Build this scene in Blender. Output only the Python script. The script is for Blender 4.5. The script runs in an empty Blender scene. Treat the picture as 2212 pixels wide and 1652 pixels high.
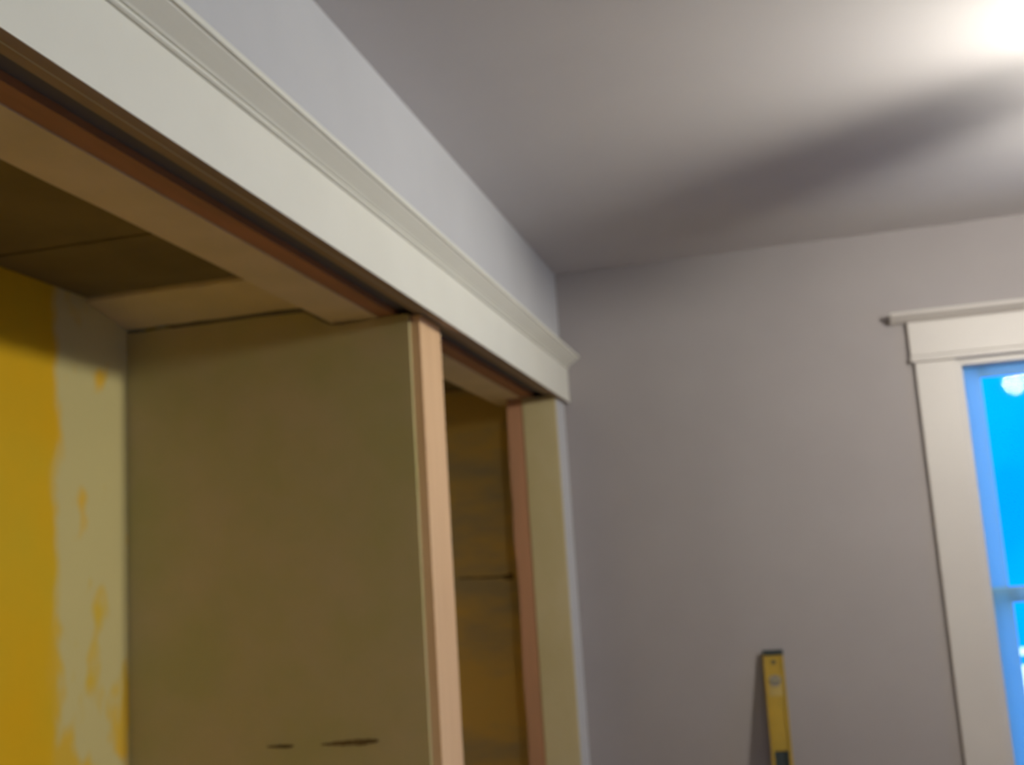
import bpy, bmesh, math, random
from mathutils import Vector, Matrix
random.seed(4)
SC = bpy.context.scene
COL = SC.collection

# ------------------------------------------------------------------ camera
CX, CY, CZ = 0.7048, -3.5883, 1.46
YAW, PITCH, ROLL, FPX = -0.2391, 0.1694, -0.0650, 2439.1
fw = Vector((math.sin(YAW)*math.cos(PITCH), math.cos(YAW)*math.cos(PITCH), math.sin(PITCH)))
rt = Vector((math.cos(YAW), -math.sin(YAW), 0))
up = rt.cross(fw)
r2 = rt*math.cos(ROLL) + up*math.sin(ROLL)
u2 = -rt*math.sin(ROLL) + up*math.cos(ROLL)
cd = bpy.data.cameras.new('camera')
cam = bpy.data.objects.new('camera', cd)
COL.objects.link(cam)
cam.matrix_world = Matrix(((r2.x, u2.x, -fw.x, CX), (r2.y, u2.y, -fw.y, CY), (r2.z, u2.z, -fw.z, CZ), (0, 0, 0, 1)))
cd.sensor_fit = 'HORIZONTAL'
cd.sensor_width = 36.0
cd.lens = FPX*36.0/2212.0
cd.clip_start = 0.05
cd.dof.use_dof = True                      # the photograph is slightly out of focus all over
cd.dof.focus_distance = 0.75
cd.dof.aperture_fstop = cd.lens/1000.0/0.0048
SC.camera = cam

# ------------------------------------------------------------------ colour management, sky, sun
SC.view_settings.view_transform = 'Standard'
SC.view_settings.look = 'None'
SC.view_settings.gamma = 1.0
SC.view_settings.use_curve_mapping = False
SC.view_settings.exposure = 0.0

SKY_STRENGTH = 1.15
w = bpy.data.worlds.new('sky')
SC.world = w
w.use_nodes = True
nt = w.node_tree
bg = nt.nodes['Background']
tc = nt.nodes.new('ShaderNodeTexCoord')
nz = nt.nodes.new('ShaderNodeTexNoise')
nz.inputs['Scale'].default_value = 5.0
nz.inputs['Detail'].default_value = 4.0
rp = nt.nodes.new('ShaderNodeValToRGB')
rp.color_ramp.elements[0].position = 0.42
rp.color_ramp.elements[0].color = (0.0, 0.38, 1.8, 1)
rp.color_ramp.elements[1].position = 0.72
rp.color_ramp.elements[1].color = (0.0, 0.58, 2.0, 1)
nt.links.new(tc.outputs['Generated'], nz.inputs['Vector'])
nt.links.new(nz.outputs['Fac'], rp.inputs['Fac'])
nt.links.new(rp.outputs['Color'], bg.inputs['Color'])
bg.inputs['Strength'].default_value = SKY_STRENGTH

sd = bpy.data.lights.new('sun', 'SUN')
sd.energy = 7.0
sd.angle = 0.02
sd.color = (0.75, 0.95, 1.0)
sun = bpy.data.objects.new('sun', sd)
COL.objects.link(sun)
sun.rotation_euler = Vector((0.25, 1.0, -0.85)).to_track_quat('-Z', 'Y').to_euler()

LAMP = Vector((1.65, -1.35, 2.132))        # globe of the ceiling fan's light
LAMP_POWER = 63.0
FILL_LAMP = Vector((1.45, -4.30, 2.09))          # unseen fill lamp added behind the camera
FILL_POWER = 33.0

# ------------------------------------------------------------------ materials
def mat(name, col, col2=None, scale=6.0, rough=0.6, bump=0.0, bscale=60.0, stretch=(1, 1, 1), lo=0.35, hi=0.65, metallic=0.0, transl=0.0):
    m = bpy.data.materials.new(name)
    m.use_nodes = True
    n = m.node_tree
    b = n.nodes['Principled BSDF']
    b.inputs['Roughness'].default_value = rough
    b.inputs['Metallic'].default_value = metallic
    if rough > 0.5:
        b.inputs['Specular IOR Level'].default_value = 0.25
    t = n.nodes.new('ShaderNodeTexCoord')
    mp = n.nodes.new('ShaderNodeMapping')
    mp.inputs['Scale'].default_value = stretch
    n.links.new(t.outputs['Object'], mp.inputs['Vector'])
    z = n.nodes.new('ShaderNodeTexNoise')
    z.inputs['Scale'].default_value = scale
    z.inputs['Detail'].default_value = 5.0
    n.links.new(mp.outputs['Vector'], z.inputs['Vector'])
    r = n.nodes.new('ShaderNodeValToRGB')
    r.color_ramp.elements[0].position = lo
    r.color_ramp.elements[1].position = hi
    r.color_ramp.elements[0].color = (*col, 1)
    r.color_ramp.elements[1].color = (*(col2 or [c*0.94 for c in col]), 1)
    n.links.new(z.outputs['Fac'], r.inputs['Fac'])
    n.links.new(r.outputs['Color'], b.inputs['Base Color'])
    if bump:
        z2 = n.nodes.new('ShaderNodeTexNoise')
        z2.inputs['Scale'].default_value = bscale
        z2.inputs['Detail'].default_value = 4.0
        n.links.new(mp.outputs['Vector'], z2.inputs['Vector'])
        bp = n.nodes.new('ShaderNodeBump')
        bp.inputs['Strength'].default_value = bump
        bp.inputs['Distance'].default_value = 0.003
        n.links.new(z2.outputs['Fac'], bp.inputs['Height'])
        n.links.new(bp.outputs['Normal'], b.inputs['Normal'])
    if transl:
        tr = n.nodes.new('ShaderNodeBsdfTranslucent')
        tr.inputs['Color'].default_value = (0.75, 0.93, 0.90, 1)
        mx = n.nodes.new('ShaderNodeMixShader')
        mx.inputs['Fac'].default_value = transl
        out = n.nodes['Material Output']
        n.links.new(b.outputs[0], mx.inputs[1])
        n.links.new(tr.outputs[0], mx.inputs[2])
        n.links.new(mx.outputs[0], out.inputs['Surface'])
    return m

M = {}
M['wall'] = mat('grey_wall_paint', (0.35, 0.318, 0.318), (0.33, 0.298, 0.30), 3.0, 0.75, 0.15, 90)
M['ceiling'] = mat('ceiling_paint', (0.57, 0.545, 0.55), (0.545, 0.52, 0.53), 2.0, 0.8, 0.15, 90)
M['leftwall'] = mat('primed_wall', (0.57, 0.57, 0.585), (0.54, 0.54, 0.555), 3.0, 0.75, 0.15, 90)
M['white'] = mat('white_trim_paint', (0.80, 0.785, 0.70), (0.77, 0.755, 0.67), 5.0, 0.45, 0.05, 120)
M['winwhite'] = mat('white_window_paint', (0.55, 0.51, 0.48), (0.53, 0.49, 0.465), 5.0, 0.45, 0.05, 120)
M['pine'] = mat('new_pine', (0.78, 0.52, 0.30), (0.70, 0.45, 0.25), 7.0, 0.55, 0.1, 60, (4, 4, 0.35))
M['rawred'] = mat('old_red_timber', (0.42, 0.20, 0.105), (0.34, 0.17, 0.09), 9.0, 0.8, 0.3, 50, (3, 0.4, 3))
M['rawredv'] = mat('old_red_timber_upright', (0.48, 0.24, 0.13), (0.42, 0.22, 0.12), 9.0, 0.8, 0.3, 50, (3, 3, 0.4))
M['oldwood'] = mat('old_brown_timber', (0.36, 0.27, 0.20), (0.29, 0.22, 0.16), 9.0, 0.8, 0.3, 50, (3, 0.4, 3))
M['dark'] = mat('gap_shade', (0.14, 0.13, 0.15), None, 6.0, 0.9)  # dark tint stands in for the shade inside the header recess
M['soffit'] = mat('tan_plaster_soffit', (0.70, 0.57, 0.38), (0.63, 0.52, 0.33), 7.0, 0.8, 0.3, 60)
M['jamb'] = mat('tan_plaster_jamb', (0.56, 0.47, 0.28), (0.50, 0.41, 0.21), 6.0, 0.8, 0.3, 60, (1, 1, 0.5))
M['partition'] = mat('old_tan_plaster', (0.52, 0.42, 0.235), (0.46, 0.40, 0.18), 5.0, 0.85, 0.3, 50)
M['closetend'] = mat('stained_brown_plaster', (0.66, 0.43, 0.12), (0.42, 0.33, 0.18), 4.0, 0.85, 0.4, 40, (0.7, 1, 2.0), 0.4, 0.62)
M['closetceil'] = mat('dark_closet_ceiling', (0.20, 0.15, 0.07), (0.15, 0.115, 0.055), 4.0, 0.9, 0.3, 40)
M['scar'] = mat('dark_scar', (0.11, 0.07, 0.025), (0.20, 0.13, 0.05), 22.0, 0.9)
M['floor'] = mat('oak_floor', (0.34, 0.26, 0.18), (0.27, 0.20, 0.14), 6.0, 0.5, 0.1, 40, (4, 0.4, 1))
M['yellowlevel'] = mat('yellow_level_paint', (0.40, 0.24, 0.006), (0.31, 0.195, 0.006), 9.0, 0.45, 0.05, 60)
M['tanlevel'] = mat('worn_yellow_label', (0.40, 0.28, 0.07), (0.33, 0.23, 0.06), 20.0, 0.5)
M['black'] = mat('black_rubber', (0.03, 0.04, 0.04), None, 8.0, 0.6)
M['greyvial'] = mat('grey_vial_plastic', (0.20, 0.17, 0.14), None, 8.0, 0.5)
M['sash'] = mat('glow_tinted_sash', (0.34, 0.42, 0.50), None, 5.0, 0.4, transl=0.85)  # bluish tint and high translucency imitate daylight glow on the sash
M['fence'] = mat('white_fence_paint', (0.85, 0.88, 0.88), (0.75, 0.8, 0.82), 5.0, 0.6, 0.1, 30)
M['gravel'] = mat('pale_gravel', (0.34, 0.44, 0.46), (0.42, 0.50, 0.52), 8.0, 0.9, 0.3, 60)
M['metal'] = mat('brushed_nickel', (0.6, 0.58, 0.55), None, 8.0, 0.35, metallic=1.0)
M['blade'] = mat('dark_fan_blade', (0.18, 0.10, 0.05), (0.14, 0.08, 0.04), 6.0, 0.5, 0.05, 40, (0.5, 4, 4))

def glass_mat():
    m = bpy.data.materials.new('window_glass')
    m.use_nodes = True
    n = m.node_tree
    n.nodes.remove(n.nodes['Principled BSDF'])
    tr = n.nodes.new('ShaderNodeBsdfTransparent')
    gl = n.nodes.new('ShaderNodeBsdfGlossy')
    gl.inputs['Roughness'].default_value = 0.02
    fr = n.nodes.new('ShaderNodeFresnel')
    fr.inputs['IOR'].default_value = 1.06
    mx = n.nodes.new('ShaderNodeMixShader')
    n.links.new(fr.outputs[0], mx.inputs['Fac'])
    n.links.new(tr.outputs[0], mx.inputs[1])
    n.links.new(gl.outputs[0], mx.inputs[2])
    n.links.new(mx.outputs[0], n.nodes['Material Output'].inputs['Surface'])
    return m
M['glass'] = glass_mat()

def vial_mat():
    m = mat('green_vial_fluid', (0.30, 0.27, 0.16), None, 8.0, 0.15)
    return m
M['vial'] = vial_mat()

def lamp_mat(strength, color):
    m = bpy.data.materials.new('lit_globe')
    m.use_nodes = True
    n = m.node_tree
    n.nodes.remove(n.nodes['Principled BSDF'])
    e = n.nodes.new('ShaderNodeEmission')
    e.inputs['Color'].default_value = (*color, 1)
    e.inputs['Strength'].default_value = strength
    n.links.new(e.outputs[0], n.nodes['Material Output'].inputs['Surface'])
    return m

def yellow_wall_mat():
    """old yellow paint; near the partition a skim of pale joint compound with the yellow showing through in patches"""
    m = mat('old_yellow_paint', (0.86, 0.48, 0.008), (0.76, 0.50, 0.02), 3.0, 0.8, 0.3, 45)
    n = m.node_tree
    b = n.nodes['Principled BSDF']
    ramp = [x for x in n.nodes if x.type == 'VALTORGB'][0]
    t = [x for x in n.nodes if x.type == 'TEX_COORD'][0]
    sep = n.nodes.new('ShaderNodeSeparateXYZ')
    n.links.new(t.outputs['Object'], sep.inputs[0])
    nz = n.nodes.new('ShaderNodeTexNoise')
    nz.inputs['Scale'].default_value = 8.0
    nz.inputs['Detail'].default_value = 2.0
    mp = n.nodes.new('ShaderNodeMapping')
    mp.inputs['Scale'].default_value = (1, 1.2, 0.85)
    mp.inputs['Location'].default_value = (0.3, 1.1, 0.25)
    n.links.new(t.outputs['Object'], mp.inputs['Vector'])
    n.links.new(mp.outputs['Vector'], nz.inputs['Vector'])
    # edge = smooth(y + 0.25*(noise-.5) ; -1.66 .. -1.60)
    a1 = n.nodes.new('ShaderNodeMath'); a1.operation = 'MULTIPLY_ADD'
    a1.inputs[1].default_value = 0.10
    n.links.new(nz.outputs['Fac'], a1.inputs[0])
    n.links.new(sep.outputs['Y'], a1.inputs[2])
    mr = n.nodes.new('ShaderNodeMapRange')
    mr.interpolation_type = 'SMOOTHSTEP'
    mr.inputs['From Min'].default_value = -1.605
    mr.inputs['From Max'].default_value = -1.570
    n.links.new(a1.outputs[0], mr.inputs['Value'])
    # patches of yellow inside the pale band, more of them lower down
    mz = n.nodes.new('ShaderNodeMapRange')
    mz.inputs['From Min'].default_value = 1.75
    mz.inputs['From Max'].default_value = 1.25
    mz.inputs['To Min'].default_value = 0.0
    mz.inputs['To Max'].default_value = 0.18
    n.links.new(sep.outputs['Z'], mz.inputs['Value'])
    ad = n.nodes.new('ShaderNodeMath'); ad.operation = 'ADD'
    n.links.new(nz.outputs['Fac'], ad.inputs[0])
    n.links.new(mz.outputs['Result'], ad.inputs[1])
    mq = n.nodes.new('ShaderNodeMapRange')
    mq.interpolation_type = 'SMOOTHSTEP'
    mq.inputs['From Min'].default_value = 0.60
    mq.inputs['From Max'].default_value = 0.74
    mq.inputs['To Min'].default_value = 1.0
    mq.inputs['To Max'].default_value = 0.15
    n.links.new(ad.outputs[0], mq.inputs['Value'])
    mu = n.nodes.new('ShaderNodeMath'); mu.operation = 'MULTIPLY'
    n.links.new(mr.outputs['Result'], mu.inputs[0])
    n.links.new(mq.outputs['Result'], mu.inputs[1])
    mx = n.nodes.new('ShaderNodeMix'); mx.data_type = 'RGBA'
    mx.inputs['B'].default_value = (0.70, 0.60, 0.27, 1)
    n.links.new(mu.outputs[0], mx.inputs['Factor'])
    n.links.new(ramp.outputs['Color'], mx.inputs['A'])
    n.links.new(mx.outputs['Result'], b.inputs['Base Color'])
    return m
M['yellow'] = yellow_wall_mat()

# ------------------------------------------------------------------ geometry helpers
def add_box(bm, x0, x1, y0, y1, z0, z1):
    v = [bm.verts.new((x, y, z)) for x in (x0, x1) for y in (y0, y1) for z in (z0, z1)]
    for f in ((0, 1, 3, 2), (4, 6, 7, 5), (0, 4, 5, 1), (2, 3, 7, 6), (0, 2, 6, 4), (1, 5, 7, 3)):
        bm.faces.new([v[i] for i in f])
    return v

def prism(bm, pts, axis, a, b):
    """extrude a closed outline along axis; pts are the other two coordinates in xyz order"""
    def P(p, t):
        return {'x': (t, p[0], p[1]), 'y': (p[0], t, p[1]), 'z': (p[0], p[1], t)}[axis]
    A = [bm.verts.new(P(p, a)) for p in pts]
    B = [bm.verts.new(P(p, b)) for p in pts]
    n = len(pts)
    for i in range(n):
        j = (i+1) % n
        bm.faces.new((A[i], A[j], B[j], B[i]))
    bm.faces.new(A[::-1]); bm.faces.new(B)

def lathe(bm, prof, seg=24, c=(0, 0, 0)):
    rings = []
    for r, z in prof:
        rings.append([bm.verts.new((c[0]+r*math.cos(2*math.pi*k/seg), c[1]+r*math.sin(2*math.pi*k/seg), c[2]+z)) for k in range(seg)])
    for a, b in zip(rings, rings[1:]):
        for k in range(seg):
            bm.faces.new((a[k], a[(k+1) % seg], b[(k+1) % seg], b[k]))
    bm.faces.new(rings[0][::-1]); bm.faces.new(rings[-1])

def obj(name, bm, m, parent=None, bevel=0.0, smooth=False):
    bmesh.ops.recalc_face_normals(bm, faces=bm.faces)
    me = bpy.data.meshes.new(name)
    bm.to_mesh(me); bm.free()
    me.materials.append(m)
    o = bpy.data.objects.new(name, me)
    COL.objects.link(o)
    if parent: o.parent = parent
    if smooth:
        for p in me.polygons: p.use_smooth = True
    if bevel:
        md = o.modifiers.new('bevel', 'BEVEL')
        md.width = bevel; md.segments = 2; md.limit_method = 'ANGLE'
    return o

def boxes(name, m, bl, parent=None, bevel=0.0):
    bm = bmesh.new()
    for b in bl: add_box(bm, *b)
    return obj(name, bm, m, parent, bevel)

def struct(o, label=None):
    o['kind'] = 'structure'
    if label: o['label'] = label
    return o

def empty(name, loc=(0, 0, 0)):
    e = bpy.data.objects.new(name, None)
    e.location = loc
    e.empty_display_size = 0.1
    COL.objects.link(e)
    return e

def tag(o, label, cat, group=None):
    o['label'] = label; o['category'] = cat
    if group: o['group'] = group
    return o

ZC = 2.44
# window opening
WX0, WX1, WZ0, WZ1 = 1.2086, 1.975, 0.62, 2.017
SOF = 2.019      # underside of the rough header

# ------------------------------------------------------------------ room shell
struct(boxes('floor', M['floor'], [(-0.80, 4.60, -5.90, 0.12, -0.10, 0.0)]), 'wooden floor of the room, below the picture')
struct(boxes('ceiling', M['ceiling'], [(-0.80, 4.60, -5.90, 0.12, ZC, ZC+0.10)]), 'pale grey painted ceiling lit by the ceiling light')
R0, R1 = -2.9, -1.5
struct(boxes('wall_right', M['wall'], [(4.50, 4.60, -5.90, R0, 0.0, ZC), (4.50, 4.60, R1, 0.12, 0.0, ZC), (4.50, 4.60, R0, R1, 0.0, 0.8), (4.50, 4.60, R0, R1, 2.05, ZC)]), 'plain painted wall on the right, out of the picture')
struct(boxes('wall_front', M['wall'], [(-0.80, 4.50, -5.90, -5.80, 0.0, ZC)]), 'plain painted wall behind the camera')
wb = struct(boxes('wall_back', M['wall'], [(-0.163, WX0, 0.0, 0.12, 0.0, ZC), (WX1, 4.50, 0.0, 0.12, 0.0, ZC),
      (WX0, WX1, 0.0, 0.12, WZ1, ZC), (WX0, WX1, 0.0, 0.12, 0.0, WZ0)]), 'warm grey painted wall with the window and the leaning level')
struct(boxes('baseboard_back', M['white'], [(0.0, 4.50, -0.018, 0.0, 0.0, 0.14)], bevel=0.004), 'white baseboard along the back wall')

# wall over and beside the closet opening: plaster sheet in front, old timbers behind it
OY0 = -3.20      # near end of the opening
wl = struct(boxes('wall_left', M['leftwall'], [(-0.020, 0.0, -5.80, 0.0, SOF, ZC), (-0.22, 0.0, -5.80, OY0, 0.0, SOF),
      (-0.112, 0.0, -0.118, 0.0, 0.0, SOF)]), 'pale primed wall above the closet opening')
boxes('blocking_board', M['oldwood'], [(-0.037, -0.020, OY0, -0.0005, SOF+0.001, ZC)], wl)['label'] = 'brown edge of the blocking behind the white board'
boxes('recess_board', M['dark'], [(-0.076, -0.037, OY0, 0.0, SOF+0.012, ZC)], wl)['label'] = 'recessed gap in the header, its shade put into the colour'
boxes('header_timber', M['rawred'], [(-0.114, -0.076, OY0, 0.0, SOF, ZC)], wl)['label'] = 'raw reddish timber edge in the header'
bm = bmesh.new()
n = 26
pts = [(-0.114, OY0), (-0.114, 0.0)]
for i in range(n+1):
    y = 0.0 + (OY0)*i/n
    pts.append((-0.219 + random.uniform(-0.002, 0.002), y))
prism(bm, [(p[0], p[1]) for p in pts], 'z', SOF-0.002, ZC)
obj('header_soffit', bm, M['soffit'], wl)['label'] = 'tan plastered underside of the header'
# right-hand jamb of the opening
boxes('jamb_plaster', M['jamb'], [(-0.112, -0.003, -0.127, -0.118, 0.0, SOF-0.003)], wl, 0.003)['label'] = 'tan plastered face of the closet jamb'
bm = bmesh.new()
pts = []
n = 18
for i in range(n+1):
    pts.append((-0.163 + random.uniform(-0.003, 0.003), SOF*(1-i/n)))
for i in range(n+1):
    pts.append((-0.112, SOF*i/n))
prism(bm, [(p[0], p[1]) for p in pts], 'y', -0.124, 0.0)
obj('jamb_timber', bm, M['rawredv'], wl)['label'] = 'raw reddish timber strip at the back of the jamb'

# closet
struct(boxes('wall_closet_back', M['yellow'], [(-0.80, -0.712, -3.30, 0.12, 0.0, ZC)]), 'old yellow closet wall with pale patched strip')
wcr = struct(boxes('wall_closet_end', M['closetend'], [(-0.712, -0.163, 0.100, 0.12, 0.0, ZC)]), 'stained brown end wall in the narrow closet bay')
struct(boxes('wall_closet_near', M['partition'], [(-0.712, -0.22, -3.30, -3.20, 0.0, ZC)]), 'closet end wall, out of the picture')
# partition with a ragged plaster top
PY0, PY1 = -1.391, -1.238
bm = bmesh.new()
top = [(-0.712, 2.049), (-0.62, 2.050), (-0.52, 2.0485), (-0.40, 2.050), (-0.30, 2.048), (-0.282, 2.047), (-0.262, 2.036), (-0.245, 2.024), (-0.225, 2.013), (-0.20, 2.0105), (-0.17, 2.012), (-0.13, 2.0145), (-0.09, 2.0165), (-0.0455, 2.0165)]
prism(bm, [(-0.712, 0.0)] + top + [(-0.0455, 0.0)], 'y', PY0, PY0+0.013)
wp = struct(obj('wall_partition', bm, M['partition']), 'tan plastered partition between the two closet bays')
boxes('partition_core', M['oldwood'], [(-0.711, -0.0457, PY0+0.0132, PY1, 0.0, 2.016)], wp)['label'] = 'dark old framing inside the partition'

def ragged(name, m, parent, axis_y, x0, x1, zmid, h, seed, slope=0.0, bump=None, t=0.0025):
    """a thin ragged patch lying on a wall that faces the camera"""
    rnd = random.Random(seed)
    n = 22
    up_, lo_ = [], []
    for i in range(n+1):
        s = i/n
        x = x0+(x1-x0)*s
        env = (math.sin(math.pi*min(1, max(0.02, s)))**0.5)*(0.45+0.55*s)
        if bump: env = bump(s)
        up_.append((x, zmid+slope*s+h*env*(0.6+0.4*rnd.random())))
        lo_.append((x, zmid+slope*s-h*env*(0.6+0.4*rnd.random())))
    bm = bmesh.new()
    prism(bm, lo_+up_[::-1], 'y', axis_y-t, axis_y+0.001)
    return obj(name, bm, m, parent)
ragged('plaster_scar', M['scar'], wp, PY0, -0.275, -0.150, 1.150, 0.0085, 3, 0.004)['label'] = 'dark scar where a shelf strip was torn off'
ragged('plaster_scar', M['scar'], wp, PY0, -0.395, -0.335, 1.149, 0.005, 5)['label'] = 'short faint dark scar beside the longer one'
ragged('plaster_scar', M['scar'], wcr, 0.100, -0.42, -0.232, 1.464, 0.013, 8, -0.006, lambda s: 0.25+0.9*max(0, (s-0.78)/0.22)**0.7 if s < 0.98 else 0.6)['label'] = 'dark hooked scar on the brown end wall'

# closet ceiling: boards across, and a sagging plaster strip along the partition
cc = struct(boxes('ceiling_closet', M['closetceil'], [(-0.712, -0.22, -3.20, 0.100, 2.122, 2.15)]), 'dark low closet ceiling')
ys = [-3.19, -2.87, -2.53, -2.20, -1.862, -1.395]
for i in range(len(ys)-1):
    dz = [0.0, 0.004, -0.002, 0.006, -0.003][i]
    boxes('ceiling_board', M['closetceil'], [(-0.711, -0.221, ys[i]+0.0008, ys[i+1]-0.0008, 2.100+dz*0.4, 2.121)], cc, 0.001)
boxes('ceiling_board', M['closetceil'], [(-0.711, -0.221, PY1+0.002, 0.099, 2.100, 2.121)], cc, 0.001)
bm = bmesh.new()
n = 16
lo, hi = [], []
rnd = random.Random(11)
vs = []
for i in range(n+1):
    s = i/n
    x = -0.711 + s*(0.711-0.2215)
    drop = 0.0 if s < 0.9 else -0.006*(s-0.9)/0.1
    za = 2.058 + rnd.uniform(-0.0012, 0.0012) + drop
    zb = 2.090 + rnd.uniform(-0.001, 0.001)
    yb = -1.545 + rnd.uniform(-0.003, 0.003)
    vs.append([bm.verts.new((x, PY0-0.001, za)), bm.verts.new((x, yb, zb)), bm.verts.new((x, yb, zb+0.012)), bm.verts.new((x, PY0-0.001, za+0.012))])
for a, b in zip(vs, vs[1:]):
    for k in range(4):
        bm.faces.new((a[k], a[(k+1) % 4], b[(k+1) % 4], b[k]))
bm.faces.new(vs[0]); bm.faces.new(vs[-1][::-1])
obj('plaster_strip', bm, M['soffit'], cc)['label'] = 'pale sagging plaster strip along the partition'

# ------------------------------------------------------------------ white trim over the closet opening
t1 = struct(empty('trim_1', (0, -1.65, 2.06)), 'white board and crown moulding over the closet opening')
def trim_part(name, pts, m, lab=None):
    bm = bmesh.new()
    prism(bm, [(p[0], p[1]-2.06) for p in pts], 'y', -3.35+1.65, -0.0005+1.65)
    o = obj(name, bm, m, t1, 0.0015)
    return o
ZB, ZT = 2.0035, 2.1175
trim_part('head_board', [(0.0005, ZB), (0.020, ZB), (0.020, ZT), (0.0005, ZT)], M['white'])
hb = t1.children[0] if t1.children else [o for o in COL.objects if o.name == 'head_board'][0]
hb.data.materials.append(M['oldwood'])       # brown timber colour on the lower face of the board
for p in hb.data.polygons:
    if p.normal.z < -0.9: p.material_index = 1
trim_part('bead', [(0.0005, ZT+0.0005), (0.023, ZT+0.0005), (0.0265, ZT+0.003), (0.0265, ZT+0.006), (0.023, ZT+0.0085), (0.0005, ZT+0.0085)], M['white'])
crown = [(0.0005, ZT+0.009), (0.0265, ZT+0.009), (0.029, ZT+0.0115), (0.043, ZT+0.0195), (0.056, ZT+0.0275), (0.056, ZT+0.0295), (0.0005, ZT+0.0295)]
trim_part('crown_moulding', crown, M['white'])
trim_part('cap_moulding', [(0.0005, ZT+0.030), (0.0605, ZT+0.030), (0.0615, ZT+0.0315), (0.0615, ZT+0.038), (0.0600, ZT+0.040), (0.0005, ZT+0.040)], M['white'])

# ------------------------------------------------------------------ new pine board on the end of the partition
post = boxes('wooden_post', M['pine'], [(-0.020, 0.0, -0.071, 0.071, 0.0, 2.0155)], bevel=0.0015)
post.location = (-0.025, -1.307, 0)
tag(post, 'raw new pine board standing upright at the end of the closet partition', 'post')

# ------------------------------------------------------------------ window
wn = struct(empty('window_1', ((WX0+WX1)/2, 0, WZ0)), 'white cased double hung window with blue daylight behind')
OX, OZ = (WX0+WX1)/2, WZ0
def wpart(name, bl, m, parent=None, bevel=0.002, off=True):
    bl2 = [(a-OX, b-OX, c, d, e-OZ, f-OZ) for a, b, c, d, e, f in bl]
    return boxes(name, m, bl2, parent or wn, bevel)
CW = 0.1165
HX0, HX1 = 1.083, 2*OX-1.083
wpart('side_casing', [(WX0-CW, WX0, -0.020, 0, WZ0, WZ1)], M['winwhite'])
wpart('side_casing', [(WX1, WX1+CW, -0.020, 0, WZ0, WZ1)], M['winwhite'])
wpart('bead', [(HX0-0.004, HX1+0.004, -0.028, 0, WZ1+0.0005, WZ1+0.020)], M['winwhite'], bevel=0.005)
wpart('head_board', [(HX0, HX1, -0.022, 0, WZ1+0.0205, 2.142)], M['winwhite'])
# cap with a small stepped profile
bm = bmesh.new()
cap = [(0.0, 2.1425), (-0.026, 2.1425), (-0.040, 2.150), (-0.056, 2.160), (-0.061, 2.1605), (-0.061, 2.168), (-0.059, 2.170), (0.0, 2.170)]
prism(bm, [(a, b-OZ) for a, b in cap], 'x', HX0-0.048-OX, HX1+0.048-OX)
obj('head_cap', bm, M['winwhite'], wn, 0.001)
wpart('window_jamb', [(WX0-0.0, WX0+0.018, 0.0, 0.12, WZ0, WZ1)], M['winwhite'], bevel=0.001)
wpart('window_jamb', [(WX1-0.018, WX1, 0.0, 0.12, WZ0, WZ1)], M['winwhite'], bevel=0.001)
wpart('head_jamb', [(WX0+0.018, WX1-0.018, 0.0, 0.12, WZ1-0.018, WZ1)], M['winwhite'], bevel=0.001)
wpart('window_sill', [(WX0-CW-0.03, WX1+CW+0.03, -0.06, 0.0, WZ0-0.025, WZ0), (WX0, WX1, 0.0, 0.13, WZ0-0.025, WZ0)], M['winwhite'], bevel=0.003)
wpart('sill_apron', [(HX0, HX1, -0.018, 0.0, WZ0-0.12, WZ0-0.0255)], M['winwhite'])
SX0, SX1 = WX0+0.0185, WX1-0.0185
ST = 0.060
def sash(name, y0, y1, z0, z1, rt, rb):
    f = wpart(name, [(SX0, SX0+ST, y0, y1, z0, z1), (SX1-ST, SX1, y0, y1, z0, z1),
                     (SX0+ST, SX1-ST, y0, y1, z1-rt, z1), (SX0+ST, SX1-ST, y0, y1, z0, z0+rb)], M['sash'])
    ym = (y0+y1)/2
    wpart('pane', [(SX0+ST-0.004, SX1-ST+0.004, ym-0.002, ym+0.002, z0+rb-0.004, z1-rt+0.004)], M['glass'], f, 0)
    return f
sash('upper_sash', 0.075, 0.105, 1.290, WZ1-0.0185, 0.030, 0.045)
sash('lower_sash', 0.040, 0.070, WZ0+0.0005, 1.335, 0.045, 0.070)

w2 = struct(empty('fill_window', (4.55, (R0+R1)/2, 0.8)), 'unseen window added in the right wall for blue fill light')  # invented opening, there only to add cool fill from the sky
hw = (R1-R0)/2
boxes('window_frame', M['winwhite'], [(-0.05, 0.03, -hw, -hw+0.05, 0, 1.25), (-0.05, 0.03, hw-0.05, hw, 0, 1.25), (-0.05, 0.03, -hw+0.05, hw-0.05, 0, 0.05),
      (-0.05, 0.03, -hw+0.05, hw-0.05, 1.20, 1.25), (-0.03, 0.02, -hw+0.05, hw-0.05, 0.60, 0.65)], w2, 0.002)
boxes('pane', M['glass'], [(-0.003, 0.003, -hw+0.045, hw-0.045, 0.045, 1.205)], w2)

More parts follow.
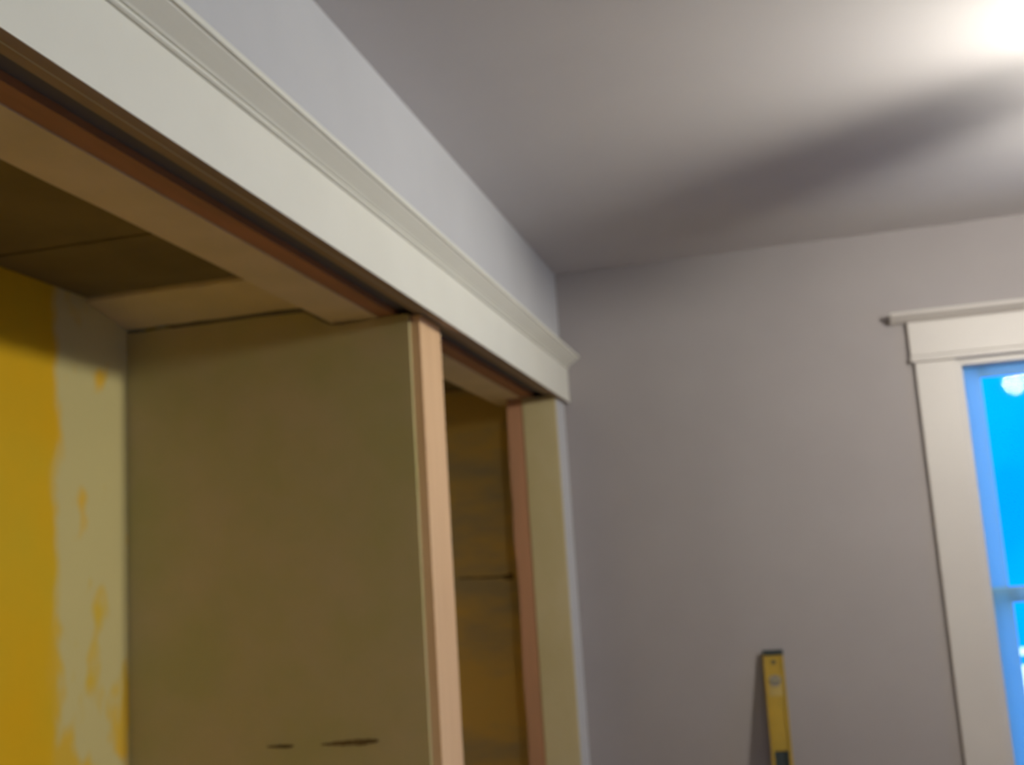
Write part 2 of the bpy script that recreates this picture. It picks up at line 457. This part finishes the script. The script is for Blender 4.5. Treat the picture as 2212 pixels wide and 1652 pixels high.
# ------------------------------------------------------------------ spirit level leaning on the back wall
LEN, LW, LD = 1.22, 0.0595, 0.024
lean = math.radians(13.6)
lv = empty('spirit_level', (0.586, -0.003 - math.sin(lean)*LEN - LD*math.cos(lean), 0.0065))
lv.rotation_euler = (-lean, 0, 0)
tag(lv, 'yellow spirit level with black end caps leaning upright against the grey wall', 'level')
def level_body():
    """box section with raised side rails, a recessed web and real openings through the web"""
    bm = bmesh.new()
    h = LW/2
    zs = 0.016; ze = LEN-0.016
    # rails
    add_box(bm, -h, -h+0.009, 0, LD, zs, ze)
    add_box(bm, h-0.009, h, 0, LD, zs, ze)
    # web, split by openings
    ops = [(0.29, 0.38), (0.565, 0.655), (0.84, 0.93)]
    z = zs
    for a, b in ops:
        add_box(bm, -h+0.009, h-0.009, 0.004, LD-0.004, z, a)
        z = b
    add_box(bm, -h+0.009, h-0.009, 0.004, LD-0.004, z, ze)
    return obj('level_body', bm, M['yellowlevel'], lv, 0.0015)
level_body()
for z0, z1, lab in ((0.0, 0.016, None), (LEN-0.016, LEN, None)):
    boxes('end_cap', M['black'], [(-LW/2-0.0005, LW/2+0.0005, -0.0008, LD+0.0008, z0, z1)], lv, 0.002)['label'] = 'black rubber end cap'
# label near the top and the plumb vial housing
boxes('label_plate', M['tanlevel'], [(-0.0195, 0.0195, 0.0032, 0.0045, LEN-0.135, LEN-0.075)], lv, 0.0004)['label'] = 'paler worn plate around the upper vial'
def disc(name, z, r, m, y0, y1, parent, hole=0.0):
    bm = bmesh.new()
    seg = 28
    if hole:
        rings = []
        for rr, y in ((r, y0), (r, y1), (hole, y1), (hole, y0)):
            rings.append([bm.verts.new((rr*math.cos(2*math.pi*k/seg), y, z+rr*math.sin(2*math.pi*k/seg))) for k in range(seg)])
        for i in range(4):
            a, b = rings[i], rings[(i+1) % 4]
            for k in range(seg):
                bm.faces.new((a[k], a[(k+1) % seg], b[(k+1) % seg], b[k]))
    else:
        A = [bm.verts.new((r*math.cos(2*math.pi*k/seg), y0, z+r*math.sin(2*math.pi*k/seg))) for k in range(seg)]
        B = [bm.verts.new((r*math.cos(2*math.pi*k/seg), y1, z+r*math.sin(2*math.pi*k/seg))) for k in range(seg)]
        for k in range(seg):
            bm.faces.new((A[k], A[(k+1) % seg], B[(k+1) % seg], B[k]))
        bm.faces.new(A[::-1]); bm.faces.new(B)
    return obj(name, bm, m, parent, 0.0004)
VZ = 1.129
vh = disc('vial_housing', VZ, 0.0165, M['greyvial'], 0.0005, 0.006, lv)
vh['label'] = 'round grey housing of the upper vial'
bm = bmesh.new()
bmesh.ops.create_cone(bm, cap_ends=True, segments=14, radius1=0.0045, radius2=0.0045, depth=0.026,
                      matrix=Matrix.Translation((0, 0.0005, VZ)) @ Matrix.Rotation(math.pi/2, 4, 'Y'))
obj('vial', bm, M['vial'], vh, smooth=False)
disc('hang_hole', LEN-0.036, 0.0065, M['black'], 0.0032, 0.0050, lv)['label'] = 'small dark hang hole'
for zc in (0.335, 0.61, 0.885):
    g = boxes('grip_insert', M['black'], [(-0.0208, -0.013, 0.002, LD-0.002, zc-0.0448, zc+0.0448), (0.013, 0.0208, 0.002, LD-0.002, zc-0.0448, zc+0.0448),
                                   (-0.013, 0.013, 0.009, 0.013, zc-0.0448, zc+0.0448)], lv, 0.001)
    g['label'] = 'dark plastic insert of the hand opening'

# ------------------------------------------------------------------ ceiling fan with light, just outside the picture
fan = empty('ceiling_fan', (LAMP.x, LAMP.y, ZC))
tag(fan, 'ceiling fan with a lit round globe that lights the room', 'ceiling fan')
bm = bmesh.new(); lathe(bm, [(0.020, -0.036), (0.045, -0.030), (0.062, -0.012), (0.066, -0.0005)], 24)
obj('canopy', bm, M['metal'], fan, smooth=True)
bm = bmesh.new(); lathe(bm, [(0.011, -0.150), (0.011, -0.036)], 14)
obj('downrod', bm, M['metal'], fan, smooth=True)
bm = bmesh.new(); lathe(bm, [(0.030, -0.262), (0.060, -0.246), (0.085, -0.215), (0.088, -0.180), (0.075, -0.158), (0.03, -0.148)], 24)
obj('motor_housing', bm, M['metal'], fan, smooth=True)
BLADE_Z = -0.256
for k in range(4):
    a = math.radians(142 + 90*k)
    rot = Matrix.Rotation(a, 4, 'Z')
    bm = bmesh.new()
    out = [(0.110, -0.045), (0.24, -0.058), (0.40, -0.064), (0.435, -0.052), (0.44, 0.0), (0.435, 0.052), (0.40, 0.064), (0.24, 0.058), (0.110, 0.045)]
    prism(bm, out, 'z', BLADE_Z, BLADE_Z+0.007)
    bm.transform(rot)
    b = obj('blade', bm, M['blade'], fan, 0.001)
    bm = bmesh.new()
    add_box(bm, 0.070, 0.20, -0.014, 0.014, BLADE_Z+0.0071, BLADE_Z+0.013)
    add_box(bm, 0.064, 0.080, -0.014, 0.014, BLADE_Z+0.0071, -0.200)
    bm.transform(rot)
    obj('blade_bracket', bm, M['metal'], b, 0.001)
bm = bmesh.new()
R_G = 0.048
prof = []
for i in range(1, 12):
    a = -math.pi/2 + math.pi*i/12
    prof.append((R_G*math.cos(a), LAMP.z-ZC+R_G*math.sin(a)))
lathe(bm, prof, 24)
area = 4*math.pi*R_G**2
obj('light_globe', bm, lamp_mat(LAMP_POWER/(math.pi*area), (1.0, 0.965, 0.85)), fan, smooth=True)

fill_stand = empty('fill_light', (FILL_LAMP.x, FILL_LAMP.y, 0.0))  # invented stand lamp, brightens the partition and the left side
tag(fill_stand, 'added fill lamp on a three legged stand, unseen behind the camera', 'fill light')
for k in range(3):
    a = math.radians(90+120*k)
    bm = bmesh.new()
    bmesh.ops.create_cone(bm, cap_ends=True, segments=10, radius1=0.011, radius2=0.011, depth=0.70)
    bm.transform(Matrix.Rotation(a, 4, 'Z') @ Matrix.Translation((0.165, 0, 0.325)) @ Matrix.Rotation(math.radians(-25), 4, 'Y'))
    obj('leg', bm, M['metal'], fill_stand)
bm = bmesh.new(); lathe(bm, [(0.016, 0.60), (0.016, 2.00), (0.045, 2.008), (0.045, 2.020)], 18)
obj('stand_pole', bm, M['metal'], fill_stand)
bm = bmesh.new()
prof = [(0.07*math.cos(a), FILL_LAMP.z + 0.07*math.sin(a)) for a in [-math.pi/2+math.pi*i/12 for i in range(1, 12)]]
lathe(bm, prof, 24)
obj('light_globe', bm, lamp_mat(FILL_POWER/(math.pi*4*math.pi*0.07**2), (0.94, 1.0, 0.92)), fill_stand, smooth=True)

# ------------------------------------------------------------------ outdoors
struct(boxes('ground', M['gravel'], [(-12, 14, 0.13, 16, -0.75, -0.60)]), 'ground outside the window')
fe = empty('board_fence', (2.0, 3.2, -0.60))
tag(fe, 'bright white board fence seen low through the window pane', 'fence')
for x in (-2.2, 0.0, 2.2):
    boxes('fence_post', M['fence'], [(x-0.05, x+0.05, 0.02, 0.12, 0.0, 1.46)], fe, 0.004)
for z0, z1 in ((1.245, 1.405), (1.10, 1.20), (0.93, 1.055), (0.70, 0.88), (0.47, 0.65), (0.24, 0.42)):
    boxes('fence_board', M['fence'], [(-2.4, 2.4, 0.0, 0.02, z0, z1)], fe, 0.003)
boxes('fence_cap', M['fence'], [(-2.45, 2.45, -0.03, 0.13, 1.46, 1.49)], fe, 0.003)
